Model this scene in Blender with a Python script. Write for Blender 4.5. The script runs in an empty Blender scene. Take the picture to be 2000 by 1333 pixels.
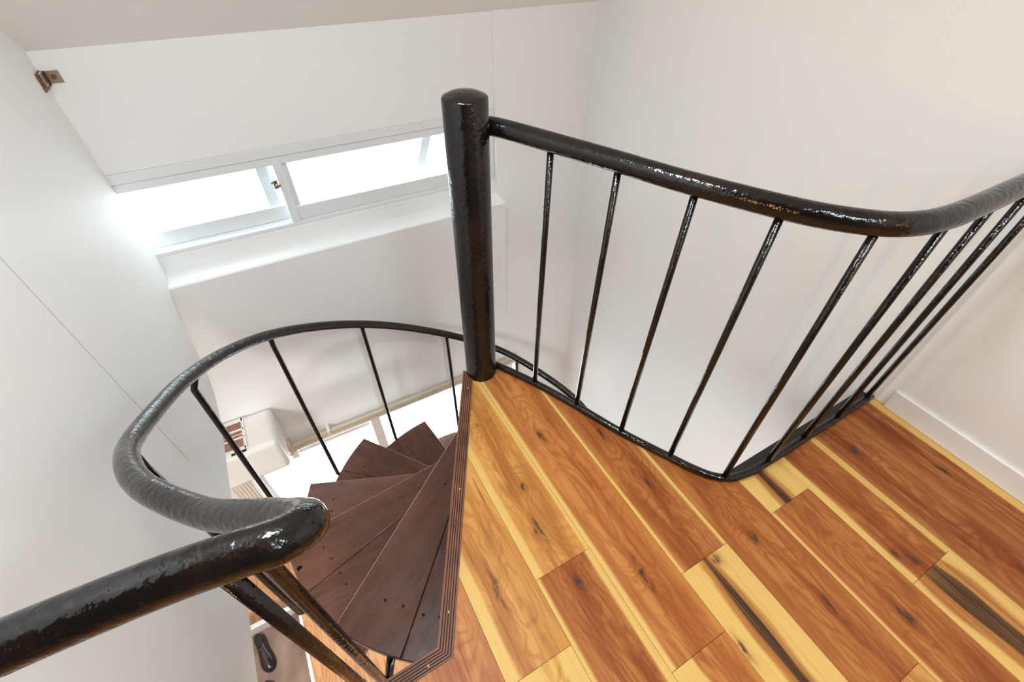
import bpy, bmesh, math, random
from mathutils import Vector, Matrix, noise
random.seed(7)
D = bpy.data
SC = bpy.context.scene
COL = SC.collection
PI = math.pi

# ------------------------------------------------------------------ camera
cam_d = D.cameras.new('camera'); cam = D.objects.new('camera', cam_d); COL.objects.link(cam)
cam_d.sensor_width = 36; cam_d.lens = 880.77/2000*36; cam_d.clip_start = 0.02
R0 = (-0.486235, 0.873803, -0.006604); R1 = (-0.612259, -0.335285, 0.716047); R2 = (0.62347, 0.35221, 0.698021)
wv = lambda r: Vector((r[1], r[0], -r[2])).normalized()
cx_, cy_, cz_ = wv(R0), -wv(R1), -wv(R2)
cam.matrix_world = Matrix(((cx_.x, cy_.x, cz_.x, 0), (cx_.y, cy_.y, cz_.y, 0), (cx_.z, cy_.z, cz_.z, 1.3), (0, 0, 0, 1)))
SC.camera = cam

# ------------------------------------------------------------------ light
w = D.worlds.new('sky'); SC.world = w; w.use_nodes = True
bg = w.node_tree.nodes['Background']
bg.inputs[0].default_value = (0.84, 0.955, 1.0, 1); bg.inputs[1].default_value = 5.6
def area(name, loc, rot, sx, sy, power, color):
    l = D.lights.new(name, 'AREA'); l.shape = 'RECTANGLE'; l.size = sx; l.size_y = sy; l.energy = power; l.color = color
    o = D.objects.new(name, l); COL.objects.link(o); o.location = loc; o.rotation_euler = rot
    return o
for i, (lx, ly) in enumerate(((0.25, -0.75), (0.55, -1.25), (0.2, -2.1))):
    area('ceiling_light', (lx, ly, 2.47), (0, 0, 0), 0.42, 0.42, 15.5, (0.86, 0.98, 1.03))
area('ceiling_light', (-0.05, 0.62, 2.0), (0, 0, 0), 0.3, 0.3, 21, (0.88, 0.985, 1.03))
def aim(o, t):
    o.rotation_euler = (Vector(t)-o.location).to_track_quat('-Z', 'Y').to_euler()
aim(area('rail_glint_light', (-1.75, -0.85, 1.25), (0, 0, 0), 0.05, 0.9, 11, (1.0, 0.50, 0.16)), (0, 0.3, 0.9))  # added unseen strip light, put in for orange glints on the handrail
aim(area('rail_glint_light', (1.2, -2.3, 1.9), (0, 0, 0), 0.10, 0.5, 3, (1.0, 0.60, 0.28)), (1.0, 0.3, 0.9))  # added narrow warm light aimed at the landing railing
area('lower_room_fill', (-1.35, 0.6, 0.02), (0, 0, 0), 0.5, 0.5, 34, (0.96, 0.98, 0.96))  # added fill without a fixture, brightens the lower room
area('lower_hall_fill', (0.45, -0.15, -0.26), (0, 0, 0), 0.4, 0.4, 30, (0.97, 0.97, 0.96))  # added fill under the landing, lightens the lower floor
SC.view_settings.view_transform = 'Standard'
SC.view_settings.look = 'None'
SC.view_settings.exposure = 0.10
SC.view_settings.gamma = 1.0
SC.view_settings.use_curve_mapping = False
SC.cycles.max_bounces = 14
SC.cycles.diffuse_bounces = 8
SC.cycles.transparent_max_bounces = 16

# ------------------------------------------------------------------ node helpers
class N:
    def __init__(s, name):
        s.m = D.materials.new(name); s.m.use_nodes = True
        s.t = s.m.node_tree; s.b = s.t.nodes['Principled BSDF']; s.out = s.t.nodes['Material Output']
    def n(s, kind, **k):
        x = s.t.nodes.new(kind)
        for a, v in k.items(): setattr(x, a, v)
        return x
    def put(s, sock, v):
        if isinstance(v, bpy.types.NodeSocket): s.t.links.new(v, sock)
        elif isinstance(v, (tuple, list)) and len(v) == 3 and sock.type == 'RGBA': sock.default_value = (*v, 1)
        else: sock.default_value = v
    def math(s, op, a, b=0.0, c=None, clamp=False):
        x = s.n('ShaderNodeMath', operation=op, use_clamp=clamp); s.put(x.inputs[0], a); s.put(x.inputs[1], b)
        if c is not None: s.put(x.inputs[2], c)
        return x.outputs[0]
    def smooth(s, v, a, b, lo=0.0, hi=1.0):
        x = s.n('ShaderNodeMapRange', interpolation_type='SMOOTHSTEP')
        s.put(x.inputs[0], v); s.put(x.inputs[1], a); s.put(x.inputs[2], b); s.put(x.inputs[3], lo); s.put(x.inputs[4], hi)
        return x.outputs[0]
    def mix(s, f, a, b, mode='MIX'):
        x = s.n('ShaderNodeMix', data_type='RGBA', blend_type=mode)
        s.put(x.inputs[0], f); s.put(x.inputs[6], a); s.put(x.inputs[7], b)
        return x.outputs[2]
    def noise(s, vec, scale, detail=3.0, rough=0.5, dist=0.0):
        x = s.n('ShaderNodeTexNoise'); s.put(x.inputs['Vector'], vec); x.inputs['Scale'].default_value = scale
        x.inputs['Detail'].default_value = detail; x.inputs['Roughness'].default_value = rough; x.inputs['Distortion'].default_value = dist
        return x.outputs[0]
    def obj(s): return s.n('ShaderNodeTexCoord').outputs['Object']
    def sep(s, v):
        x = s.n('ShaderNodeSeparateXYZ'); s.put(x.inputs[0], v); return x.outputs
    def com(s, a, b, c):
        x = s.n('ShaderNodeCombineXYZ'); s.put(x.inputs[0], a); s.put(x.inputs[1], b); s.put(x.inputs[2], c); return x.outputs[0]
    def bump(s, h, strength, dist=0.01):
        x = s.n('ShaderNodeBump'); s.put(x.inputs['Height'], h); x.inputs['Strength'].default_value = strength
        x.inputs['Distance'].default_value = dist; s.t.links.new(x.outputs[0], s.b.inputs['Normal'])
    def set(s, **k):
        for a, v in k.items(): s.put(s.b.inputs[a.replace('_', ' ')], v)
        return s

def plain(name, col, rough=0.5, **k):
    q = N(name); q.set(Base_Color=col, Roughness=rough, **k); return q.m

def paint(name, col, rough=0.75, amt=0.03, bump=0.04):
    q = N(name); v = q.obj(); f = q.noise(v, 2.2, 4)
    c2 = tuple(max(0, c*(1-amt*2)) for c in col)
    q.set(Base_Color=q.mix(f, col, c2), Roughness=rough)
    q.bump(q.noise(v, 60, 2), bump, 0.002)
    return q.m

def black_gloss():
    q = N('black_enamel'); v = q.obj()
    f = q.noise(v, 7, 5, 0.6)
    c = q.mix(q.smooth(f, 0.45, 0.75), (0.005, 0.004, 0.004), (0.020, 0.011, 0.008))
    q.set(Base_Color=c, Roughness=q.smooth(q.noise(v, 14, 4), 0.3, 0.8, 0.07, 0.22))
    q.b.inputs['Specular IOR Level'].default_value = 0.5
    q.bump(q.math('ADD', q.math('MULTIPLY', q.noise(v, 160, 2, 0.5), 0.30), q.math('ADD', q.noise(v, 75, 2, 0.5), q.math('MULTIPLY', q.noise(v, 16, 2), 1.5))), 0.32, 0.005)
    return q.m

def tread_wood():
    q = N('dark_varnished_wood'); v = q.obj(); x, y, z = q.sep(v)
    g = q.noise(q.com(q.math('MULTIPLY', x, 1.6), q.math('MULTIPLY', y, 26), z), 1.6, 5, 0.6)
    c = q.mix(q.smooth(g, 0.3, 0.75), (0.088, 0.036, 0.024), (0.140, 0.060, 0.040))
    wear = q.smooth(q.noise(q.com(q.math('MULTIPLY', x, 0.6), q.math('MULTIPLY', y, 2.0), z), 5.0, 5, 0.7), 0.42, 0.85)
    c = q.mix(q.math('MULTIPLY', wear, 0.55), c, (0.20, 0.068, 0.034))
    dirt = q.smooth(q.noise(v, 2.4, 5, 0.7), 0.40, 0.80)
    c = q.mix(q.math('MULTIPLY', dirt, 0.45), c, (0.060, 0.038, 0.030))
    spk = q.smooth(q.noise(v, 55, 2, 0.5), 0.72, 0.78)
    c = q.mix(q.math('MULTIPLY', spk, 0.45), c, (0.30, 0.20, 0.16))
    q.set(Base_Color=c, Roughness=q.smooth(q.noise(v, 9, 4), 0.3, 0.75, 0.20, 0.42))
    q.b.inputs['Coat Weight'].default_value = 0.2; q.b.inputs['Coat Roughness'].default_value = 0.10; q.b.inputs['Specular IOR Level'].default_value = 0.3
    q.bump(q.math('ADD', g, q.noise(v, 20, 4)), 0.10, 0.004)
    return q.m

KNOTS = [(0.343, 0.854, .006, .006), (0.375, 0.578, .012, .012), (0.518, 0.71, .012, .022), (0.362, 0.267, .011, .022),
         (0.719, 0.401, .010, .020), (0.871, 0.128, .012, .020), (1.404, 0.162, .014, .020), (1.21, -0.127, .014, .024),
         (1.180, -0.10, .012, .012), (1.446, -0.30, .010, .018), (0.729, 0.135, .016, .012), (0.345, 0.44, .014, .040), (0.63, -0.05, .006, .02), (0.165, 0.36, .010, .050), (0.53, 0.20, .012, .05), (0.70, 0.62, .010, .03), (1.05, -0.20, .012, .035), (0.90, -0.10, .010, .04), (1.58, -0.02, .008, .03)]
def laminate():
    q = N('laminate_planks')
    uv = q.n('ShaderNodeUVMap', uv_map='plank'); U, V_, _ = q.sep(uv.outputs[0])
    def attr(nm): return q.n('ShaderNodeVertexColor', layer_name=nm).outputs[0]
    tone = attr('tone'); b1 = q.n('ShaderNodeSeparateColor'); q.put(b1.inputs[0], attr('band')); b2 = q.n('ShaderNodeSeparateColor'); q.put(b2.inputs[0], attr('streak'))
    lw, rw, ss = b1.outputs; sc_, sw, seed = b2.outputs
    ox, oy, oz = q.sep(q.obj())
    sd = q.math('MULTIPLY', seed, 40)
    low = q.noise(q.com(q.math('MULTIPLY', U, 0.95), q.math('MULTIPLY', V_, 1.9), sd), 1.0, 3.0, 0.5, 0.5)
    F = low
    kmask = None
    for kx, ky, ra, rb in KNOTS:
        wx = q.math('MULTIPLY', q.math('SUBTRACT', q.noise(q.obj(), 22, 2), 0.5), 0.030)
        dx = q.math('DIVIDE', q.math('ADD', q.math('SUBTRACT', ox, kx), wx), ra*1.0); dy = q.math('DIVIDE', q.math('SUBTRACT', oy, ky), rb*1.6)
        d2 = q.math('ADD', q.math('MULTIPLY', dx, dx), q.math('MULTIPLY', dy, dy))
        g = q.math('DIVIDE', 1.0, q.math('ADD', 1.0, q.math('MULTIPLY', d2, 0.16)))
        F = q.math('ADD', F, q.math('MULTIPLY', g, 0.20))
        k = q.math('DIVIDE', 1.0, q.math('ADD', 1.0, q.math('MULTIPLY', d2, 1.6)))
        kmask = k if kmask is None else q.math('MAXIMUM', kmask, k)
    fine = q.noise(q.com(q.math('MULTIPLY', U, 34), q.math('MULTIPLY', V_, 2.4), sd), 1.0, 5, 0.65, 0.5)
    med = q.noise(q.com(q.math('MULTIPLY', U, 6), q.math('MULTIPLY', V_, 1.3), sd), 1.0, 4, 0.6, 0.6)
    heart = q.noise(q.com(q.math('MULTIPLY', U, 2.6), q.math('MULTIPLY', V_, 2.2), q.math('ADD', sd, 11)), 1.0, 4, 0.6, 1.2)
    phase = q.math('MULTIPLY', q.math('ADD', F, q.math('MULTIPLY', fine, 0.030)), 120)
    rings = q.math('SINE', phase)
    mid = q.smooth(q.math('ABSOLUTE', q.math('SUBTRACT', U, 0.55)), 0.12, 0.5, 1.0, 0.0)
    deep = q.mix(1.0, tone, (0.60, 0.42, 0.34), 'MULTIPLY')
    lite = q.mix(0.28, tone, (0.72, 0.38, 0.11))
    c = q.mix(q.smooth(med, 0.32, 0.70), lite, tone)
    c = q.mix(q.math('MULTIPLY', q.smooth(heart, 0.38, 0.66), q.math('ADD', 0.45, q.math('MULTIPLY', mid, 0.50))), c, deep)
    ringamt = q.math('MULTIPLY', q.smooth(rings, -0.1, 1.0), q.math('ADD', 0.10, q.math('MULTIPLY', mid, 0.38)))
    c = q.mix(ringamt, c, deep)
    c = q.mix(q.smooth(fine, 0.50, 0.74, 0, 0.55), c, q.mix(1.0, c, (0.62, 0.42, 0.34), 'MULTIPLY'))
    c = q.mix(q.smooth(fine, 0.46, 0.26, 0, 0.40), c, lite)
    # pale sapwood bands on plank sides, drifting in width
    wob = q.math('MULTIPLY', q.math('SUBTRACT', q.noise(q.com(q.math('MULTIPLY', V_, 1.0), sd, 0.3), 1.7, 3), 0.5), 0.75)
    sap = (0.68, 0.445, 0.135)
    sapc = q.mix(q.smooth(fine, 0.42, 0.75, 0, 0.40), sap, (0.54, 0.25, 0.070))
    sapc = q.mix(q.smooth(med, 0.5, 0.72, 0, 0.5), sapc, (0.60, 0.30, 0.09))
    fw = q.math('MULTIPLY', q.math('SUBTRACT', fine, 0.5), 0.06)
    lm = q.smooth(q.math('SUBTRACT', U, q.math('ADD', q.math('ADD', lw, fw), q.math('MULTIPLY', wob, q.math('MINIMUM', q.math('MULTIPLY', lw, 1.6), 0.5)))), -0.01, 0.05, 1.0, 0.0)
    lm = q.math('MULTIPLY', lm, q.smooth(lw, 0.01, 0.03))
    rm = q.smooth(q.math('SUBTRACT', q.math('SUBTRACT', 1.0, U), q.math('ADD', q.math('ADD', rw, fw), q.math('MULTIPLY', wob, q.math('MINIMUM', q.math('MULTIPLY', rw, 1.6), 0.5)))), -0.01, 0.05, 1.0, 0.0)
    rm = q.math('MULTIPLY', rm, q.smooth(rw, 0.01, 0.03))
    c = q.mix(q.math('MAXIMUM', lm, rm), c, sapc)
    # dark heartwood streak
    cen = q.math('ADD', sc_, q.math('MULTIPLY', q.math('SUBTRACT', q.noise(q.com(V_, sd, 3.0), 1.9, 2), 0.5), 0.42))
    dst = q.math('ADD', q.math('ABSOLUTE', q.math('SUBTRACT', U, cen)), fw)
    wid = q.math('MULTIPLY', sw, q.smooth(q.noise(q.com(V_, sd, 9.0), 2.2, 2), 0.25, 0.75, 0.45, 1.5))
    edge = q.math('MULTIPLY', q.smooth(q.math('SUBTRACT', dst, q.math('MULTIPLY', wid, 1.9)), -0.02, 0.07, 1.0, 0.0), ss)
    c = q.mix(q.math('MULTIPLY', edge, q.smooth(fine, 0.3, 0.6, 0.45, 1.0)), c, (0.36, 0.13, 0.030))
    core = q.math('MULTIPLY', q.smooth(q.math('SUBTRACT', dst, wid), -0.03, 0.02, 1.0, 0.0), ss)
    dark = q.mix(q.smooth(q.noise(q.com(q.math('MULTIPLY', U, 26), q.math('MULTIPLY', V_, 1.5), sd), 1.0, 3, 0.6, 1.0), 0.40, 0.62), (0.20, 0.085, 0.030), (0.032, 0.016, 0.008))
    c = q.mix(core, c, q.mix(q.smooth(fine, 0.35, 0.62), dark, (0.050, 0.024, 0.011)))
    # small dark flecks along the grain
    fl = q.noise(q.com(q.math('MULTIPLY', U, 15), q.math('MULTIPLY', V_, 2.6), q.math('ADD', sd, 5)), 1.0, 3, 0.6)
    c = q.mix(q.math('MULTIPLY', q.smooth(fl, 0.66, 0.78), q.smooth(fine, 0.42, 0.60, 0.0, 0.85)), c, (0.06, 0.025, 0.012))
    c = q.mix(q.smooth(kmask, 0.02, 0.5, 0, 0.55), c, deep)
    c = q.mix(q.math('MULTIPLY', q.smooth(kmask, 0.35, 0.9, 0, 0.92), q.smooth(q.noise(q.com(q.math('MULTIPLY', ox, 90), q.math('MULTIPLY', oy, 30), 0.0), 1.0, 3), 0.36, 0.56, 0.10, 1.0)), c, (0.045, 0.028, 0.018))
    q.set(Base_Color=c, Roughness=q.smooth(fine, 0.3, 0.7, 0.36, 0.46))
    q.b.inputs['Specular IOR Level'].default_value = 0.25
    q.bump(fine, 0.04, 0.002)
    return q.m

def pale_wood(name, a, b, rough=0.4):
    q = N(name); x, y, z = q.sep(q.obj())
    g = q.noise(q.com(q.math('MULTIPLY', x, 14), q.math('MULTIPLY', y, 1.6), z), 1.3, 5, 0.6, 1.2)
    r = q.math('SINE', q.math('MULTIPLY', g, 34))
    q.set(Base_Color=q.mix(q.smooth(r, -0.6, 1.0), a, b), Roughness=rough)
    return q.m

def tile_mat():
    q = N('brown_stone_tile'); v = q.obj()
    c = q.mix(q.smooth(q.noise(v, 2.2, 5, 0.6, 0.6), 0.35, 0.7), (0.20, 0.125, 0.09), (0.38, 0.27, 0.21))
    q.set(Base_Color=c, Roughness=0.5); return q.m

def glass_mat():
    m = D.materials.new('window_glass'); m.use_nodes = True; t = m.node_tree; t.nodes.clear()
    o = t.nodes.new('ShaderNodeOutputMaterial'); mx = t.nodes.new('ShaderNodeMixShader'); 
    tr = t.nodes.new('ShaderNodeBsdfTransparent'); tr.inputs[0].default_value = (0.97, 0.985, 0.98, 1); gl = t.nodes.new('ShaderNodeBsdfGlossy'); gl.inputs['Roughness'].default_value = 0.02
    mx.inputs[0].default_value = 0.06; t.links.new(tr.outputs[0], mx.inputs[1]); t.links.new(gl.outputs[0], mx.inputs[2]); t.links.new(mx.outputs[0], o.inputs[0])
    return m

M = {}
M['wall'] = paint('white_plaster', (0.82, 0.82, 0.815), amt=0.008)
M['ceil'] = paint('ceiling_paint', (0.90, 0.90, 0.89), amt=0.005)
M['back'] = paint('brown_panelling', (0.26, 0.21, 0.16), amt=0.02)
M['panel'] = paint('white_board', (0.82, 0.82, 0.815), 0.6, 0.008, 0.02)
M['warm'] = paint('cream_plaster', (0.80, 0.75, 0.67), amt=0.02)
M['trim'] = plain('white_trim', (0.82, 0.82, 0.81), 0.4)
M['alu'] = plain('white_aluminium', (0.74, 0.76, 0.78), 0.35)
M['black'] = black_gloss()
M['tread'] = tread_wood()
M['floor'] = laminate()
M['glass'] = glass_mat()
M['gap'] = plain('dark_gap', (0.06, 0.028, 0.014), 0.8)
M['hole'] = plain('dark_gap_shade', (0.012, 0.008, 0.007), 0.7)
M['chrome'] = plain('dull_chrome', (0.55, 0.50, 0.44), 0.28, Metallic=1.0)
M['brass'] = plain('tarnished_metal', (0.42, 0.33, 0.24), 0.35, Metallic=0.9)
M['rust'] = plain('rusty_brown_metal', (0.20, 0.085, 0.05), 0.5, Metallic=0.3)
M['ac'] = plain('off_white_plastic', (0.80, 0.785, 0.76), 0.42)
M['joint'] = plain('grey_joint', (0.42, 0.41, 0.40), 0.8)
M['filter'] = pale_wood('brown_filter_mesh', (0.26, 0.13, 0.09), (0.36, 0.19, 0.13), 0.8)
M['rail'] = plain('beige_metal', (0.56, 0.49, 0.37), 0.4)
M['railw'] = plain('cream_metal', (0.74, 0.70, 0.61), 0.4)
M['oak'] = pale_wood('light_orange_wood', (0.62, 0.33, 0.16), (0.50, 0.22, 0.085), 0.35)
M['kamachi'] = pale_wood('brown_step_wood', (0.34, 0.18, 0.10), (0.24, 0.12, 0.07), 0.4)
M['tile'] = tile_mat()
M['curtain'] = paint('cream_cloth', (0.76, 0.70, 0.62), 0.9)
M['cabinet'] = pale_wood('yellow_wood', (0.60, 0.44, 0.22), (0.44, 0.29, 0.12), 0.45)
M['leather'] = plain('black_leather', (0.012, 0.006, 0.006), 0.25)
M['sole'] = plain('dark_sole', (0.03, 0.022, 0.02), 0.7)
M['lace'] = plain('brown_lace', (0.22, 0.12, 0.09), 0.6)
M['nosing'] = None
M['edge_highlight'] = plain('tread_edge_highlight', (0.42, 0.30, 0.25), 0.3)  # lighter colour paints the highlight along the front tread edges
q = N('ribbed_nosing'); v = q.obj()
q.set(Base_Color=q.mix(q.smooth(q.noise(v, 9, 4), 0.35, 0.7), (0.24, 0.090, 0.046), (0.13, 0.060, 0.040)), Roughness=0.45)
q.b.inputs['Specular IOR Level'].default_value = 0.25
M['nosing'] = q.m
M['groove'] = plain('nosing_groove', (0.035, 0.014, 0.010), 0.6)

# ------------------------------------------------------------------ mesh helpers
bevtest = lambda f: True
class MB:
    def __init__(s): s.bm = bmesh.new(); s.mats = []
    def mi(s, m):
        if m not in s.mats: s.mats.append(m)
        return s.mats.index(m)
    def box(s, x0, x1, y0, y1, z0, z1, m='wall', bev=0.0):
        vs = [s.bm.verts.new(p) for p in ((x0,y0,z0),(x1,y0,z0),(x1,y1,z0),(x0,y1,z0),(x0,y0,z1),(x1,y0,z1),(x1,y1,z1),(x0,y1,z1))]
        fs = [s.bm.faces.new([vs[i] for i in f]) for f in ((0,3,2,1),(4,5,6,7),(0,1,5,4),(1,2,6,5),(2,3,7,6),(3,0,4,7))]
        k = s.mi(m)
        for f in fs: f.material_index = k
        if bev > 0:
            es = list({e for f in fs for e in f.edges})
            r = bmesh.ops.bevel(s.bm, geom=es, offset=bev, segments=3, profile=0.5, affect='EDGES', clamp_overlap=True)
            for f in r['faces']: f.material_index = k; f.smooth = True
        return s
    def prism(s, pts, z0, z1, m='wall', bev=0.0, axis='z', bevm=None):
        # polygon in the plane normal to axis, extruded from z0 to z1
        def P(a, b, c): return (a, b, c) if axis == 'z' else ((c, a, b) if axis == 'x' else (a, c, b))
        lo = [s.bm.verts.new(P(a, b, z0)) for a, b in pts]; hi = [s.bm.verts.new(P(a, b, z1)) for a, b in pts]
        k = s.mi(m); n = len(pts); fs = []
        fs.append(s.bm.faces.new(lo[::-1])); fs.append(s.bm.faces.new(hi))
        for i in range(n): fs.append(s.bm.faces.new((lo[i], lo[(i+1) % n], hi[(i+1) % n], hi[i])))
        for f in fs: f.material_index = k
        bmesh.ops.recalc_face_normals(s.bm, faces=fs)
        if bev > 0:
            es = list({e for f in fs for e in f.edges if len(e.link_faces) == 2 and e.calc_face_angle(0) > 0.5})
            r = bmesh.ops.bevel(s.bm, geom=es, offset=bev, segments=2, profile=0.5, affect='EDGES', clamp_overlap=True)
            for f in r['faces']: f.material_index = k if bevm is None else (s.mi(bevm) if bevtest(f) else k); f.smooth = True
        return s
    def tube(s, pts, r, m='black', n=20, cap=True, rz=None):
        pts = [Vector(p) for p in pts]; k = s.mi(m)
        T = []
        for i in range(len(pts)):
            a = pts[max(i-1, 0)]; b = pts[min(i+1, len(pts)-1)]; T.append((b-a).normalized())
        up = Vector((0, 0, 1)) if abs(T[0].z) < 0.9 else Vector((1, 0, 0))
        u = T[0].cross(up).normalized(); rings = []
        for i, p in enumerate(pts):
            if i: u = (u - T[i]*u.dot(T[i])).normalized()
            v = T[i].cross(u)
            rr = r[i] if isinstance(r, (list, tuple)) else r
            rings.append([s.bm.verts.new(p + (u*math.cos(2*PI*j/n) + v*math.sin(2*PI*j/n))*rr) for j in range(n)])
        for i in range(len(rings)-1):
            for j in range(n):
                f = s.bm.faces.new((rings[i][j], rings[i+1][j], rings[i+1][(j+1) % n], rings[i][(j+1) % n])); f.smooth = True; f.material_index = k
        if cap:
            f = s.bm.faces.new(rings[0]); f.material_index = k
            f = s.bm.faces.new(rings[-1][::-1]); f.material_index = k
        return s
    def lathe(s, prof, c, m='black', n=48):
        k = s.mi(m); rings = []
        for r, z in prof:
            if r < 1e-5: rings.append([s.bm.verts.new((c[0], c[1], z))])
            else: rings.append([s.bm.verts.new((c[0]+r*math.cos(2*PI*j/n), c[1]+r*math.sin(2*PI*j/n), z)) for j in range(n)])
        for a, b in zip(rings, rings[1:]):
            for j in range(n):
                A, B = a[j % len(a)], a[(j+1) % len(a)]; Cc, Dd = b[(j+1) % len(b)], b[j % len(b)]
                vs = []
                for v_ in (A, B, Cc, Dd):
                    if v_ not in vs: vs.append(v_)
                if len(vs) >= 3:
                    f = s.bm.faces.new(vs); f.smooth = True; f.material_index = k
        return s
    def done(s, name, parent=None, recalc=True, **props):
        if recalc: bmesh.ops.recalc_face_normals(s.bm, faces=s.bm.faces[:])
        me = D.meshes.new(name); s.bm.to_mesh(me); s.bm.free()
        for m in s.mats: me.materials.append(M[m])
        o = D.objects.new(name, me); COL.objects.link(o)
        if parent is not None: o.parent = parent; o.matrix_parent_inverse = parent.matrix_world.inverted() if False else Matrix.Translation(-parent.location)
        for a, v in props.items(): o[a] = v
        return o
def thing(name, label, cat, loc=(0, 0, 0), group=None):
    o = D.objects.new(name, None); COL.objects.link(o); o.location = loc; o.empty_display_size = 0.1
    o['label'] = label; o['category'] = cat
    if group: o['group'] = group
    return o
def crom(P, k=8):
    P = [Vector(p) for p in P]; out = []
    for i in range(len(P)-1):
        a, b, c, d = P[max(i-1, 0)], P[i], P[i+1], P[min(i+2, len(P)-1)]
        if i == 0: a = b*2-c
        if i == len(P)-2: d = c*2-b
        # centripetal parametrisation
        t0 = 0; t1 = t0+max((b-a).length, 1e-6)**.5; t2 = t1+max((c-b).length, 1e-6)**.5; t3 = t2+max((d-c).length, 1e-6)**.5
        for j in range(k):
            t = t1+(t2-t1)*j/k
            A1 = a*((t1-t)/(t1-t0))+b*((t-t0)/(t1-t0)); A2 = b*((t2-t)/(t2-t1))+c*((t-t1)/(t2-t1)); A3 = c*((t3-t)/(t3-t2))+d*((t-t2)/(t3-t2))
            B1 = A1*((t2-t)/(t2-t0))+A2*((t-t0)/(t2-t0)); B2 = A2*((t3-t)/(t3-t1))+A3*((t-t1)/(t3-t1))
            out.append(B1*((t2-t)/(t2-t1))+B2*((t-t1)/(t2-t1)))
    out.append(P[-1]); return out
def clip(poly, n, d):      # keep points with p.n >= d
    out = []
    for i in range(len(poly)):
        a, b = poly[i], poly[(i+1) % len(poly)]
        da = a[0]*n[0]+a[1]*n[1]-d; db = b[0]*n[0]+b[1]*n[1]-d
        if da >= 0: out.append(a)
        if (da >= 0) != (db >= 0):
            t = da/(da-db); out.append((a[0]+(b[0]-a[0])*t, a[1]+(b[1]-a[1])*t))
    return out

# ------------------------------------------------------------------ measures (metres, landing floor at z = 0)
XL, XR, YU, YLW = -0.531, 1.682, 2.18, 2.06
ZF, ZT = -2.45, -2.55
C = Vector((0.4716, 1.074, 0)); RC = 0.0565
def pol(r, deg, z): return Vector((C.x+r*math.cos(math.radians(deg)), C.y+r*math.sin(math.radians(deg)), z))
ST = dict(kind='structure')

# ------------------------------------------------------------------ room shell
MB().box(XR, XR+0.12, -2.8, 2.42, -2.65, 2.7).done('wall_right', **ST)
b = MB()
b.box(-2.4, 1.112, YU, YU+0.12, 0.552, 1.06)               # above the window
pass              # right of it
b.box(-2.4, -0.95, YU, YU+0.12, 0.08, 0.552)
b.done('wall_front', **ST)
b = MB()                                                   # thicker wall under the window
b.prism([(YLW, -1.24), (YLW, 0.094), (YLW+0.006, 0.100), (YU-0.004, 0.106), (YU-0.004, 0.180), (YU, 0.186), (YU+0.12, 0.186), (YU+0.12, -1.24)], -2.4, 1.112, axis='x')
b.prism([(YLW, -1.24), (2.064, -1.05), (2.155, 0.25), (2.178, 1.06), (YU+0.12, 1.06), (YU+0.12, -1.24)], 1.112, XR, axis='x')
b.box(-2.4, -0.80, YLW, YU+0.12, -2.65, -1.24); b.box(1.20, XR, YLW, YU+0.12, -2.65, -1.24)
b.done('wall_front_lower', **ST)
# sloping ceiling over the window wall, then flat
b = MB()
b.prism([(YU+0.12, 0.953-0.082), (YU+0.12, 1.10), (-0.02, 2.63), (-2.8, 2.63), (-2.8, 2.50), (-0.032, 2.50), (YU, 0.953)], XL-0.1, XR+0.12, 'ceil', axis='x')
b.done('ceiling', **ST)
# left partition: free edge steps back below the window sill, bottom edge hangs over the lower room
lw = [(0.12, 2.47), (0.12, -0.375), (0.583, -0.375), (0.814, -0.37), (1.277, -0.335), (1.50, -0.33), (1.64, -0.318), (1.76, -0.285), (1.84, -0.22), (1.885, -0.136), (1.93, -0.04), (1.965, 0.02), (2.01, 0.065), (YLW+0.003, 0.100), (YU, 0.12), (YU, 0.99), (0.12, 2.47)][:-1]
b = MB(); b.prism(lw, XL-0.03, XL, 'panel', axis='x')
lwo = b.done('wall_left', **ST)
MB().box(XL-0.0008, XL+0.0006, 1.184, 1.1855, -0.01, 1.60, 'joint').done('trim_1', **ST)
MB().box(-2.5, XL-0.031, 0.12, YLW, 0.10, 0.2).done('ceiling_lower', **ST)
MB().box(-2.5, -2.4, -2.8, 2.3, -2.65, 0.2).done('wall_left_lower', **ST)
MB().box(-3.1, XR+0.12, -2.92, -2.8, -2.65, 2.7, 'back').done('wall_back', **ST)
MB().box(-3.0, XL-0.031, 0.12, 0.20, 0.2, 2.6, 'back').done('wall_added_return', **ST)  # walls, floor and ceiling of an unseen side room added for handrail reflections
MB().box(-3.1, -3.0, -2.8, 0.20, -2.65, 2.7, 'back').done('wall_added_left', **ST)
MB().box(-3.0, XL, -2.8, 0.118, -0.20, 0.0, 'oak').done('floor_added_room', **ST)
MB().box(-3.0, XL-0.1, -2.8, 0.20, 2.50, 2.63, 'back').done('ceiling_added_room', **ST)
MB().box(XR-0.012, XR, -2.8, 0.222, 0.0, 0.082, 'trim', 0.003).done('baseboard_right', **ST)

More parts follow.
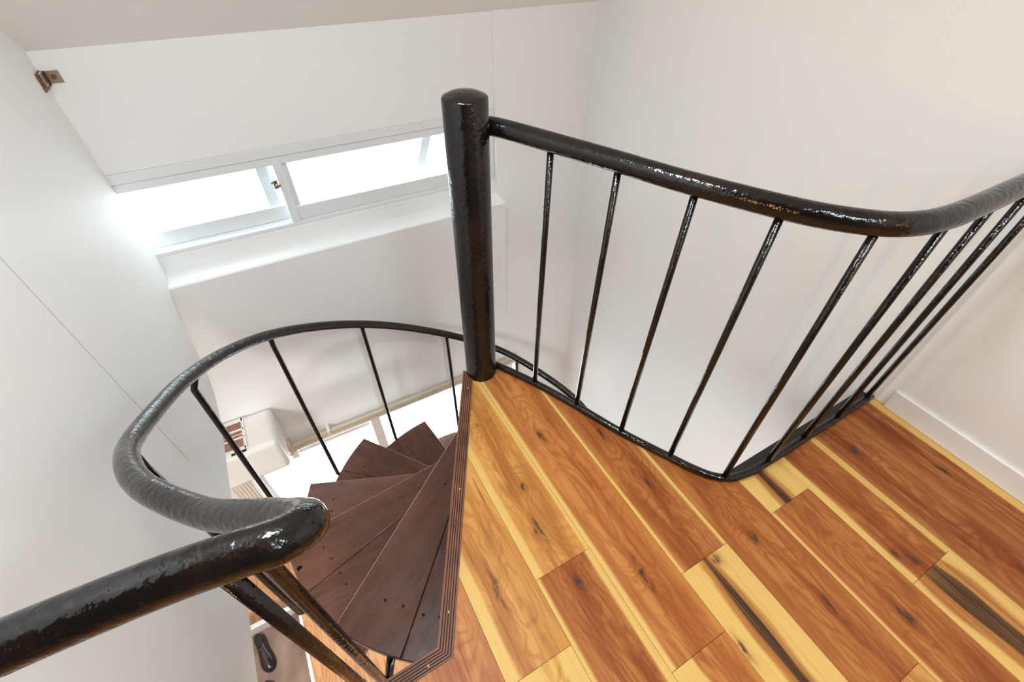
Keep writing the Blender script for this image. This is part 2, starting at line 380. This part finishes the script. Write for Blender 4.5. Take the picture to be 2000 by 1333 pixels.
# ------------------------------------------------------------------ landing floor
BASE = [(0.505, 1.105), (0.54, 1.05), (0.615, 0.913), (0.69, 0.75), (0.758, 0.586), (0.835, 0.434), (0.872, 0.365), (0.905, 0.318), (0.945, 0.288), (1.0, 0.272), (1.097, 0.267), (1.275, 0.267), (1.456, 0.267), (1.66, 0.267)]
base_c = crom([(x, y, 0) for x, y in BASE], 6)
outline = [(p.x, p.y) for p in base_c] + [(XR, 0.267), (XR, -2.8), (XL, -2.8), (XL, 0.29), (-0.01, 0.29), (0.4185, 1.10)]
b = MB(); b.prism(outline, -0.20, -0.006, 'gap'); b.done('landing_slab', **ST)
seams = [-0.53-0.0, -0.437, -0.2615, -0.086, 0.0895, 0.265, 0.441, 0.619, 0.791, 0.974, 1.144, 1.321, 1.497, 1.672, 1.69]
A_ = (0.47, 0.172, 0.042); B_ = (0.60, 0.29, 0.075); C_ = (0.36, 0.112, 0.026); D_ = (0.30, 0.088, 0.021); Y_ = (0.64, 0.39, 0.10)
# row index -> joints and the planks between them (from far to near): (tone, left sap, right sap, streak, centre, width)
rows = {
 0: ([-0.6], [(B_, .1, 0, 0, .5, .1), (A_, 0, 0, 0, .5, .1)]),
 1: ([-0.9], [(A_, 0, .1, 0, .5, .1), (C_, 0, 0, 0, .5, .1)]),
 2: ([-0.3], [(A_, .1, 0, 0, .5, .1), (B_, 0, .2, 0, .5, .1)]),
 3: ([-1.1], [(A_, 0, .0, 0, .5, .1), (C_, .1, 0, 0, .5, .1)]),
 4: ([0.162, -1.0], [(B_, .17, 0, 0, .5, .1), (Y_, .45, .2, 0, .5, .1), (A_, 0, 0, 0, .5, .1)]),
 5: ([0.328, -0.9], [(B_, .13, .04, 0, .5, .1), (C_, .05, .10, 0, .5, .1), (Y_, .3, 0, 1, .5, .1)]),
 6: ([0.0, -1.3], [(A_, .06, .0, 0, .5, .1), (A_, .30, 0, 0, .5, .1), (A_, 0, 0, 0, .5, .1)]),
 7: ([0.151, -1.1], [(C_, .04, .05, 0, .5, .1), (Y_, .30, .42, 1, .47, .075), (A_, 0, 0, 0, .5, .1)]),
 8: ([-0.272, -1.5], [(C_, 0, 0, 0, .5, .1), (B_, .15, 0, 0, .5, .1), (D_, 0, 0, 0, .5, .1)]),
 9: ([0.146, -1.2], [(Y_, .30, .36, 1, .52, .10), (C_, .04, .0, 0, .5, .1), (D_, 0, 0, 0, .5, .1)]),
 10: ([-0.168, -1.6], [(C_, .13, .05, 0, .5, .1), (Y_, .20, .32, 1, .50, .16), (D_, 0, 0, 0, .5, .1)]),
 11: ([-1.4], [(D_, .03, .0, 0, .5, .1), (A_, 0, 0, 0, .5, .1)]),
 12: ([-1.0], [(D_, 0, .16, 0, .5, .1), (C_, 0, 0, 0, .5, .1)]),
 13: ([], [(Y_, 0, .9, 0, .5, .1)]),
}
bm = bmesh.new(); uvl = bm.loops.layers.uv.new('plank')
cl = {k: bm.loops.layers.color.new(k) for k in ('tone', 'band', 'streak')}
def lin2s(c):     # byte colour layers are read back as sRGB -> store encoded so that the shader sees c
    return tuple(12.92*x if x <= 0.0031308 else 1.055*x**(1/2.4)-0.055 for x in c)
g_ = 0.0005; rs = random.Random(3)
for i in range(len(seams)-1):
    x0, x1 = seams[i], seams[i+1]
    js, pl = rows.get(i, ([], [(A_, 0, 0, 0, .5, .1)]))
    ys = [1.3]+js+[-2.9]
    for j, P in enumerate(pl):
        yt, yb = ys[j], ys[j+1]; ssd = rs.random()
        poly = [p for p in outline]
        for nn, dd in (((1, 0), x0+g_), ((-1, 0), -(x1-g_)), ((0, -1), -(yt-g_)), ((0, 1), yb+g_)):
            poly = clip(poly, nn, dd)
            if len(poly) < 3: break
        if len(poly) < 3: continue
        cp = []
        for p in poly:
            if not cp or math.hypot(p[0]-cp[-1][0], p[1]-cp[-1][1]) > 1e-5: cp.append(p)
        if len(cp) < 3: continue
        hi = [bm.verts.new((p[0], p[1], 0.0)) for p in cp]; lo = [bm.verts.new((p[0], p[1], -0.006)) for p in cp]
        fs = [bm.faces.new(hi)]
        for a in range(len(cp)): fs.append(bm.faces.new((hi[a], lo[a], lo[(a+1) % len(cp)], hi[(a+1) % len(cp)])))
        for f in fs:
            for l in f.loops:
                l[uvl].uv = ((l.vert.co.x-x0)/max(x1-x0, 0.17), l.vert.co.y)
                l[cl['tone']] = (*lin2s(P[0]), 1)
                l[cl['band']] = (*lin2s((P[1], P[2], P[3])), 1)
                l[cl['streak']] = (*lin2s((P[4], P[5], ssd)), 1)
bmesh.ops.recalc_face_normals(bm, faces=bm.faces[:])
for f in bm.faces:
    if abs(f.normal.z) > .9 and f.normal.z < 0: f.normal_flip()
me = D.meshes.new('floor'); bm.to_mesh(me); bm.free(); me.materials.append(M['floor'])
fo = D.objects.new('floor', me); COL.objects.link(fo); fo['kind'] = 'structure'

# ribbed nosing along the free edge (mitred corner)
inn = [(0.436, 1.070), (0.003, 0.278), (XL, 0.270)]; outp = [(0.411, 1.107), (-0.023, 0.314), (XL, 0.308)]
b = MB(); K = 6
def L2(t, i): return (inn[i][0]+(outp[i][0]-inn[i][0])*t, inn[i][1]+(outp[i][1]-inn[i][1])*t)
prof = []
for k in range(K):
    a0, a1 = k/K, (k+1)/K
    prof += [(a0+0.02, 0.004, 'nosing'), (a1-0.05, 0.004, 'nosing'), (a1-0.045, 0.0015, 'groove'), (a1-0.005, 0.0015, 'groove')]
prof[-1] = (1.0, 0.004, 'nosing'); prof[-2] = (0.97, 0.004, 'nosing')
prof = [(0.0, -0.004, 'nosing')] + prof + [(1.03, 0.001, 'nosing'), (1.03, -0.032, 'nosing'), (0.2, -0.032, 'nosing')]
rings = []
for i in range(3): rings.append([b.bm.verts.new((*L2(t, i), z)) for t, z, _ in prof])
for i in range(2):
    for j in range(len(prof)):
        jn = (j+1) % len(prof)
        f = b.bm.faces.new((rings[i][j], rings[i][jn], rings[i+1][jn], rings[i+1][j]))
        f.material_index = b.mi('groove' if prof[j][2] == 'groove' or prof[jn][2] == 'groove' else 'nosing')
b.bm.faces.new(rings[0]); b.bm.faces.new(rings[2][::-1])
for x, y in ((0.389, 1.018), (0.196, 0.665), (0.032, 0.372), (-0.055, 0.291), (-0.30, 0.289)):
    b.lathe([(0.0, 0.0048), (0.0035, 0.0048), (0.004, 0.0035)], (x, y), 'brass', 12)
b.done('trim_2', **ST)

# ------------------------------------------------------------------ spiral staircase
stair = thing('spiral_staircase', 'dark spiral staircase winding down around a thick black column', 'staircase', (C.x, C.y, ZF))
b = MB(); H_ = 0.972
b.lathe([(RC, ZF), (RC, H_-0.006), (RC-0.002, H_-0.002), (RC-0.006, H_), (RC*0.6, H_+0.007), (RC*0.3, H_+0.010), (0, H_+0.011)], C, 'black', 64)
b.done('column', stair, label='thick glossy black column with a domed cap')
fronts = [213.2, 180.2, 153.0, 123.1, 94.5, 66.0, 37.5, 9.0]
RT = 0.90; TH = 0.036
for k, th in enumerate(fronts):
    z = -0.275*(k+1)
    o = pol(RT, th, 0); u = Vector((math.cos(math.radians(th)), math.sin(math.radians(th)), 0)); nr = Vector((u.y, -u.x, 0))   # nr: descending side
    inner = C + nr*0.062 + u*0.02
    ln = (inner-o).normalized(); ln = Vector((-ln.y, ln.x))
    arc = [pol(RT, th+35*i/16, 0) for i in range(17)]
    thr = math.radians(th+35); ub = Vector((math.cos(thr), math.sin(thr), 0)); inb = C + Vector((-ub.y, ub.x, 0))*0.058 + ub*0.0
    poly = [(inner.x, inner.y)]+[(p.x, p.y) for p in arc]+[(inb.x, inb.y), (C.x-u.x*0.055, C.y-u.y*0.055)]
    # seam between the two boards
    s0 = pol(RT, th+14.7, 0); fd = (inner-o).normalized(); a = math.radians(10.5)
    sd = Vector((fd.x*math.cos(a)-fd.y*math.sin(a), fd.x*math.sin(a)+fd.y*math.cos(a), 0)); sn = Vector((-sd.y, sd.x, 0))
    if sn.dot(o-s0) < 0: sn = -sn
    tr = D.objects.new('tread', None); COL.objects.link(tr); tr.parent = stair; tr.location = Vector((0, 0, z-ZF)); tr.empty_display_size = .05
    mats = Matrix.Translation(-Vector((C.x, C.y, z)))
    for nm, sg in (('front_board', 1), ('rear_board', -1)):
        pc = clip(poly, (sn.x*sg, sn.y*sg), (s0.x*sn.x+s0.y*sn.y)*sg + 0.0009)
        if len(pc) < 3: continue
        b = MB()
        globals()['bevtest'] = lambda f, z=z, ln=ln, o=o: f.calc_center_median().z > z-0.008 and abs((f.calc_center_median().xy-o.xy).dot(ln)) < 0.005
        b.prism(pc, z-TH, z, 'tread', 0.0032, bevm='edge_highlight')
        # turn the mesh into board coordinates so the grain runs along the board
        me_o = b
        scr = []
        if nm == 'front_board': scr = [(0.777, 6.7), (0.777, 11.2), (0.35, 6), (0.33, 11)]
        else: scr = [(0.777, 16.4), (0.777, 20.2), (0.36, 26.0)]
        for rr, da in scr:
            p = pol(rr+random.uniform(-.01, .01), th+da, 0)
            if (p-s0).dot(sn)*sg > 0.01:
                me_o.lathe([(0.0, z+0.0005), (0.0052, z+0.0005), (0.0056, z-0.001)], p, 'hole', 10)
        ang = math.atan2(u.y, u.x)
        rot = Matrix.Rotation(-ang, 4, 'Z') @ Matrix.Translation(-Vector((C.x, C.y, z)))
        bmesh.ops.transform(b.bm, matrix=rot, verts=b.bm.verts[:])
        bo = MB.done(b, nm); bo.parent = tr; bo.rotation_euler = (0, 0, ang)
        bo.matrix_parent_inverse = Matrix.Identity(4)
        if k == 1 and nm == 'rear_board' or (k == 1 and nm == 'front_board'):
            hp = Vector((-0.398, 0.948, z))
            loc = rot @ hp
            cb = MB(); cb.lathe([(0, -0.1), (0.0105, -0.1), (0.0105, 0.1), (0, 0.1)], (loc.x, loc.y), 'hole', 20)
            co = cb.done('cutter'); co.parent = tr; co.rotation_euler = (0, 0, ang)
            md = bo.modifiers.new('hole', 'BOOLEAN'); md.object = co; md.operation = 'DIFFERENCE'
            bpy.context.view_layer.update()
            nme = D.meshes.new_from_object(bo.evaluated_get(bpy.context.evaluated_depsgraph_get()))
            bo.modifiers.clear(); bo.data = nme; D.objects.remove(co)
    # steel hub around the column
    b = MB(); b.lathe([(RC+0.001, z-0.275+0.001), (RC+0.010, z-0.275+0.002), (RC+0.010, z-TH-0.001), (RC+0.001, z-TH-0.001)], C, 'black', 40)
    h = b.done('hub'); h.data.transform(Matrix.Translation(-Vector((C.x, C.y, z)))); h.parent = tr

hp = [(XL+0.001, 0.266, 0.885), (-0.42, 0.266, 0.885), (-0.30, 0.264, 0.885), (-0.19, 0.258, 0.885), (-0.13, 0.251, 0.884), (-0.100, 0.2475, 0.882), (-0.085, 0.2535, 0.875), (-0.080, 0.268, 0.858), (-0.090, 0.291, 0.832), (-0.109, 0.316, 0.805), (-0.139, 0.350, 0.775)]
spiral = [(.943, 226.4, .738), (.941, 221.8, .695), (.942, 211, .625), (.941, 203.5, .568), (.938, 194.4, .484), (.915, 183.5, .388), (.900, 169.7, .278), (.90, 154.3, .148), (.90, 139.5, .014), (.90, 123.9, -.147), (.90, 107.9, -.318), (.90, 92.7, -.481), (.90, 73.7, -.666), (.90, 58.3, -.795), (.90, 39.3, -.965), (.90, 22, -1.085), (.90, 5, -1.24), (.90, -12, -1.42), (.90, -30, -1.60)]
hp += [pol(r, a, z) for r, a, z in spiral]
hc = crom(hp, 10)
b = MB(); b.tube(hc, 0.0212, 'black', 28)
rail_o = b.done('handrail', stair, label='thick glossy black tube handrail with a hairpin bend')
def rail_at(deg):
    best = None
    for p in hc[70:]:
        a = math.degrees(math.atan2(p.y-C.y, p.x-C.x)) % 360
        d = abs((a-deg+180) % 360-180)
        if best is None or d < best[0]: best = (d, p)
    return best[1]
for k, deg in enumerate((225.5, 196.6, 167.3, 139.4, 109.2, 79, 51, 22)):
    p = rail_at(deg); z = -0.275*(k+1)-0.018; rb = 0.0105 if k else 0.0128; z -= 0.085 if k == 0 else (0.03 if k < 3 else 0)
    rr = math.hypot(p.x-C.x, p.y-C.y); rr = max(rr, 0.955 if k == 0 else (0.945 if k < 3 else 0.912))
    top = Vector((p.x, p.y, p.z-0.012)); q_ = pol(rr, deg, 0)
    pts = [top, (top+Vector((q_.x, q_.y, top.z-0.1)))/2+Vector((0,0,0)), Vector((q_.x, q_.y, z+0.035)), Vector((q_.x, q_.y, z+0.018))]
    pts += [pol(rr-0.006, deg, z+0.006), pol(rr-0.018, deg, z+0.002), pol(RT-0.012, deg, -0.275*(k+1)-0.020)]
    b = MB(); b.tube(pts, rb, 'black', 12); b.done('baluster', stair)
# balusters of the level stretch of handrail
for x in (-0.158, -0.36):
    b = MB(); b.tube([(x, 0.257, 0.872), (x, 0.257, 0.45), (x, 0.257, 0.001)], 0.0092, 'black', 16); b.done('baluster', stair)

# ------------------------------------------------------------------ landing railing
rail = thing('landing_railing', 'black tube railing along the landing edge with nine balusters', 'railing', (0.9, 0.3, 0))
b = MB(); b.tube([(p.x, p.y, 0.013) for p in base_c], 0.013, 'black', 16); b.done('base_rail', rail)
TOP = [(0.515, 1.098, .893), (0.55, 1.055, .892), (0.615, 0.935, .888), (0.69, 0.77, .886), (0.758, 0.61, .885), (0.835, 0.455, .885), (0.875, 0.39, .885), (0.917, 0.342, .885), (0.96, 0.306, .885), (1.01, 0.283, .885), (1.075, 0.270, .885), (1.16, 0.266, .885), (1.30, 0.266, .885), (1.50, 0.266, .885), (XR-0.001, 0.266, .885)]
b = MB(); b.tube(crom(TOP, 8), 0.0232, 'black', 28)
b.done('handrail', rail)
b = MB(); b.tube([(0.507, 1.10, .893), (0.520, 1.092, .893), (0.534, 1.074, .892)], [0.024, 0.0265, 0.0235], 'black', 20); b.done('weld_joint', rail)
BP = [(0.615, 0.913), (0.69, 0.75), (0.758, 0.586), (0.835, 0.434), (0.931, 0.296), (1.097, 0.267), (1.275, 0.269), (1.456, 0.267), (1.630, 0.270)]
tops = crom(TOP, 30)
for x, y in BP:
    t = min(tops, key=lambda p: (p.x-x)**2+(p.y-y)**2)
    b = MB(); b.tube([(x, y, 0.012), (x*.5+t.x*.5, y*.5+t.y*.5, 0.45), (t.x, t.y, 0.875)], 0.0086, 'black', 12)
    b.done('baluster', rail)
MB().prism([(0.915, 0.300), (0.95, 0.285), (1.02, 0.272), (XR, 0.272), (XR, 0.309), (1.0, 0.309), (0.93, 0.309)], -0.09, -0.004, 'black', 0.002).done('trim_3', **ST)

# ------------------------------------------------------------------ upper window
wn = D.objects.new('window_1', None); COL.objects.link(wn); wn['kind'] = 'structure'; wn.location = (0.1, YU, 0.2)
x0, x1 = -0.93, 1.111
b = MB()
b.box(x0, x1, YU-0.004, YU+0.11, 0.512, 0.551, 'alu', 0.002)
b.box(x0, x1, YU+0.002, YU+0.11, 0.476, 0.511, 'alu', 0.002)
b.box(x0, x1, YU-0.004, YU+0.11, 0.187, 0.204, 'alu', 0.002)
b.box(1.055, x1, YU+0.002, YU+0.11, 0.204, 0.476, 'alu', 0.003)
b.box(x0, x0+0.04, YU, YU+0.11, 0.187, 0.551, 'alu')
b.done('window_frame', wn)
b = MB()   # left sash, nearer track
ya, yb = YU+0.050, YU+0.075
b.box(x0+.04, 0.06, ya, yb, 0.205, 0.272, 'alu', 0.002); b.box(-0.035, 0.013, ya+.03, yb+.03, 0.205, 0.476, 'alu', 0.002)
b.box(x0+.04, x0+.08, ya, yb, 0.205, 0.476, 'alu')
b.done('rear_sash', wn)
b = MB(); ya, yb = YU+0.004, YU+0.030
b.box(0.036, 0.071, ya-0.006, yb, 0.205, 0.505, 'alu', 0.002); b.box(0.071, 1.055, ya, yb, 0.208, 0.274, 'alu', 0.002)
b.box(0.071, 0.094, ya+0.01, yb, 0.274, 0.476, 'alu', 0.002)
b.done('front_sash', wn)
MB().box(x0+.04, 0.05, YU+0.062, YU+0.066, 0.27, 0.478, 'glass').done('window_pane', wn)
MB().box(0.06, 1.08, YU+0.014, YU+0.018, 0.272, 0.478, 'glass').done('window_pane', wn)
b = MB(); b.box(0.012, 0.032, YU-0.004, YU+0.02, 0.375, 0.415, 'chrome', 0.003); b.box(0.018, 0.040, YU-0.012, YU-0.002, 0.384, 0.396, 'brass', 0.002); b.box(0.004, 0.020, YU+0.0, YU+0.01, 0.398, 0.408, 'chrome', 0.002)
b.done('latch', wn)
# slanting pale brace outside the right pane
b = MB(); b.prism([(0.655, 0.187), (0.700, 0.187), (0.835, 0.552), (0.790, 0.552)], YU+0.085, YU+0.10, 'alu', axis='y'); b.done('slanting_brace', wn)

# ------------------------------------------------------------------ lower window with curtain rail
wl = D.objects.new('window_2', None); COL.objects.link(wl); wl['kind'] = 'structure'; wl.location = (0.2, YLW, ZF)
b = MB()
b.box(-0.80, 1.20, YLW+0.07, YLW+0.14, -1.29, -1.24, 'alu', 0.002); b.box(-0.80, -0.76, YLW+0.07, YLW+0.14, ZF, -1.29, 'alu'); b.box(1.16, 1.20, YLW+0.07, YLW+0.14, ZF, -1.29, 'alu')
b.box(-0.80, 1.20, YLW+0.07, YLW+0.14, ZF, ZF+0.04, 'alu')
b.done('window_frame', wl)
b = MB(); b.box(0.060, 0.125, YLW+0.07, YLW+0.10, ZF+.04, -1.29, 'alu', 0.003); b.box(0.125, 1.16, YLW+0.075, YLW+0.10, ZF+.04, ZF+.11, 'alu'); b.done('front_sash', wl)
b = MB(); b.box(-0.70, 0.06, YLW+0.105, YLW+0.13, -1.42, -1.385, 'alu', 0.003); b.box(-0.74, -0.70, YLW+0.105, YLW+0.13, ZF+.04, -1.385, 'alu', 0.003); b.box(-0.70, 0.06, YLW+0.105, YLW+0.13, ZF+.04, ZF+.11, 'alu'); b.done('rear_sash', wl)
MB().box(-0.76, 0.08, YLW+0.116, YLW+0.12, ZF+.04, -1.30, 'glass').done('window_pane', wl)
MB().box(0.10, 1.16, YLW+0.086, YLW+0.09, ZF+.04, -1.30, 'glass').done('window_pane', wl)

cr = thing('curtain_rail', 'long beige double curtain rail fixed above the lower window', 'curtain rail', (0.35, YLW, -1.15))
b = MB(); b.box(-0.43, 1.19, YLW-0.060, YLW-0.036, -1.150, -1.120, 'rail', 0.005); b.done('front_track', cr)
b = MB(); b.box(-0.43, 1.19, YLW-0.030, YLW-0.002, -1.215, -1.165, 'railw', 0.004); b.box(-0.43, 1.19, YLW-0.034, YLW-0.028, -1.187, -1.180, 'rail'); b.done('rear_track', cr)
for x in (-0.20, 0.95):
    b = MB(); b.box(x-0.010, x+0.010, YLW-0.066, YLW, -1.135, -1.108, 'railw', 0.002); b.box(x-0.006, x+0.006, YLW-0.070, YLW-0.058, -1.165, -1.11, 'railw', 0.002); b.done('bracket', cr)
b = MB(); b.box(-0.452, -0.428, YLW-0.070, YLW, -1.175, -1.105, 'rail', 0.004); b.tube([(-0.44, YLW-0.03, -1.10), (-0.452, YLW-0.045, -1.125), (-0.446, YLW-0.06, -1.20)], 0.007, 'railw', 8); b.box(-0.456, -0.418, YLW-0.05, YLW-0.01, -1.265, -1.205, 'railw', 0.006); b.done('end_cap', cr)
b = MB(); lp = [(-0.425+0.035*math.cos(a), YLW-0.03, -1.235+0.035*math.sin(a)) for a in [i*2*PI/20-2.6 for i in range(17)]]
b.tube(lp, 0.0022, 'railw', 6); b.done('cord_loop', cr)
b = MB(); b.box(1.186, 1.206, YLW-0.062, YLW-0.0, -1.215, -1.12, 'railw', 0.003); b.done('end_cap', cr)
MB().box(1.196, 1.222, YLW-0.014, YLW+0.002, ZF, -1.19, 'rail', 0.003).done('trim_4', **ST)

# ------------------------------------------------------------------ air conditioner
ac = thing('air_conditioner', 'off-white wall air conditioner with brown filter grille on top, below the curved wall edge', 'air conditioner', (-0.82, YLW, -1.07))
ax0, ax1, ay0, az0, az1 = -1.22, -0.428, 1.790, -1.035, -0.772
b = MB()
b.box(ax0, ax1, ay0, YLW-0.001, az0, az1-0.006, 'ac', 0.03)
b.done('casing', ac)
b = MB(); b.box(-1.06, -0.582, 1.838, 2.018, az1-0.007, az1-0.0045, 'filter'); b.done('filter_screen', ac)
b = MB()
for y0, y1 in ((2.018, 2.042), (1.955, 1.967), (1.900, 1.909), (1.822, 1.838)): b.box(-1.08, -0.574, y0, y1, az1-0.008, az1, 'ac', 0.0015)
b.box(-0.584, -0.570, 1.822, 2.042, az1-0.008, az1, 'ac', 0.0015); b.box(-1.08, -1.06, 1.822, 2.042, az1-0.008, az1, 'ac', 0.0015)
b.box(-1.06, -0.584, 1.928, 1.931, az1-0.006, az1-0.002, 'ac')
b.done('grille', ac)
for xa, xb in ((-0.625, -0.578), (-0.650, -0.632), (-0.722, -0.690), (-0.78, -0.74)):
    b = MB(); b.box(xa, xb, 1.803, 1.818, az1-0.0066, az1-0.0045, 'hole'); b.done('vent_slot', ac)
b = MB(); b.tube([(-0.43, YLW-0.004, -0.79), (-0.415, YLW-0.02, -0.95), (-0.43, YLW-0.02, -1.12)], 0.0025, 'railw', 6); b.done('power_cord', ac)

# cream curtain and wooden cabinet in the far lower corner
b = MB(); n = 40; v0 = []
for zz in (-1.17, -1.6, -2.0, ZF+0.02):
    v0.append([b.bm.verts.new((-0.845+0.125*i/n, YLW-0.055+0.016*math.sin(i*1.05)+0.004*math.sin(zz*9+i), zz)) for i in range(n+1)])
for r0, r1 in zip(v0, v0[1:]):
    for i in range(n): f = b.bm.faces.new((r0[i], r0[i+1], r1[i+1], r1[i])); f.smooth = True
b.mi('curtain'); cu = b.done('curtain', label='cream curtain gathered beside the lower window under the air conditioner', category='curtain')
so = cu.modifiers.new('thickness', 'SOLIDIFY'); so.thickness = 0.003
cb_ = thing('wooden_cabinet', 'light wooden wall cabinet with grooved top in the far lower corner', 'cabinet', (-1.2, 1.8, ZF))
b = MB(); b.box(-1.5, -0.875, 1.86, YLW, -1.72, -1.52, 'cabinet', 0.004); b.done('carcass', cb_)
b = MB()
for i in range(5): b.box(-1.52, -0.862, 1.84+i*0.031, 1.84+i*0.031+0.029, -1.52, -1.495, 'cabinet', 0.003)
b.done('top', cb_)
b = MB(); b.box(-0.862, -0.850, 1.84, 1.992, -1.53, -1.502, 'hole', 0.002); b.done('shadow_gap', cb_, label='dark strip in place of a shadow gap')  # dark strip stands in for the shadow gap beside the cabinet top

# ------------------------------------------------------------------ lower floor and shoe pit
b = MB(); xs = -0.857; b.box(xs+0.002, XR, -2.8, YLW+.24, ZF-0.1, ZF, 'oak'); b.box(-2.4, xs+0.002, 1.69, YLW+.24, ZF-0.1, ZF, 'oak'); b.done('floor_lower', **ST)
b = MB()
for x in [xs+0.30*i for i in range(1, 9)]: b.box(x-0.001, x+0.001, -2.0, 2.06, ZF-0.001, ZF+0.0004, 'gap')
b.box(-2.3, xs, 1.765, 1.768, ZF-0.001, ZF+0.0006, 'gap')
b.done('trim_5', **ST)
MB().box(-2.4, xs+0.002, 1.69, 1.755, ZF-0.001, ZF+0.001, 'kamachi').done('trim_6', **ST)
b = MB(); b.box(-2.4, xs-0.018, 1.655, 1.69, ZT-0.02, ZF-0.004, 'trim', 0.003); b.box(xs-0.020, xs+0.002, -2.8, 1.69, ZT-0.02, ZF-0.002, 'trim', 0.003); b.done('trim_7', **ST)
MB().box(-2.4, xs-0.02, -2.8, 1.655, ZT-0.1, ZT, 'tile').done('floor_entrance', **ST)

# ------------------------------------------------------------------ shoes
def shoe(label, loc, rz):
    root = thing('leather_shoe', label, 'shoe', loc, 'black leather shoes on the entrance tiles')
    # toe along +Y, heel at y = 0, length 0.275
    st = [(0.0, .020, .0, .055), (.012, .030, 0, .066), (.05, .034, 0, .070), (.09, .033, .001, .068), (.13, .036, .003, .060), (.165, .043, .005, .050), (.20, .046, .006, .042), (.235, .040, .006, .035), (.260, .026, .004, .028), (.272, .010, .003, .020)]
    def body(b, m, zs, zlo, wk, hk=1.0):
        n = 24; rings = []
        for y, w_, cx0, h in st:
            ring = []
            for j in range(n):
                a = 2*PI*j/n; sx = math.cos(a); sz = math.sin(a)
                ring.append(b.bm.verts.new((cx0+w_*wk*sx*abs(sx)**-0.15 if abs(sx) > 1e-6 else cx0, y, max(zlo, zlo+(h*hk if sz > 0 else 0.004)*sz))))
            rings.append(ring)
        k = b.mi(m)
        for r0, r1 in zip(rings, rings[1:]):
            for j in range(n): f = b.bm.faces.new((r0[j], r1[j], r1[(j+1) % n], r0[(j+1) % n])); f.smooth = True; f.material_index = k
        b.bm.faces.new(rings[0]).material_index = k; b.bm.faces.new(rings[-1][::-1]).material_index = k
    b = MB(); body(b, 'leather', 0, 0.012, 1.0); b.done('upper').parent = root
    b = MB(); body(b, 'sole', 0, 0.0, 1.10, 0.20); b.done('sole').parent = root
    b = MB(); pr = []
    b.prism([(0.024*math.cos(2*PI*j/20), 0.058+0.044*math.sin(2*PI*j/20)) for j in range(20)], 0.070, 0.0835, 'hole', 0.001); b.done('opening').parent = root
    b = MB()
    for i in range(5):
        y = 0.115+0.018*i; zt = 0.072-0.004*i
        b.tube([(-0.020, y, zt-0.004), (0, y+0.003, zt+0.002), (0.020, y, zt-0.004)], 0.0022, 'lace', 6)
    b.done('laces').parent = root
    root.rotation_euler = (0, 0, rz); return root
shoe('black lace-up leather shoe lying alone on the brown tiles by the white step edge', (-1.175, 1.625, ZT), PI+0.22)
shoe('black leather shoe half hidden by the left wall, nearest the bottom of the picture', (-1.155, 1.300, ZT), PI+0.15)

# metal bracket high in the corner
br = thing('corner_bracket', 'small tarnished metal angle bracket high in the corner left of the window', 'bracket', (XL, YU, 0.87))
b = MB(); b.box(XL+0.001, XL+0.050, YU-0.004, YU, 0.862, 0.898, 'brass', 0.001); b.done('wall_plate', br)
b = MB(); b.prism([(XL+0.031+0.0075*math.cos(2*PI*j/16), 0.880+0.0075*math.sin(2*PI*j/16)) for j in range(16)], YU-0.008, YU-0.003, 'rust', axis='y'); b.done('screw', br)
b = MB(); b.box(XL, XL+0.005, YU-0.060, YU-0.004, 0.850, 0.902, 'rust', 0.001); b.box(XL+0.005, XL+0.012, YU-0.045, YU-0.008, 0.862, 0.900, 'chrome', 0.001); b.box(XL+0.001, XL+0.014, YU-0.012, YU-0.004, 0.858, 0.900, 'hole', 0.001); b.done('side_plate', br)
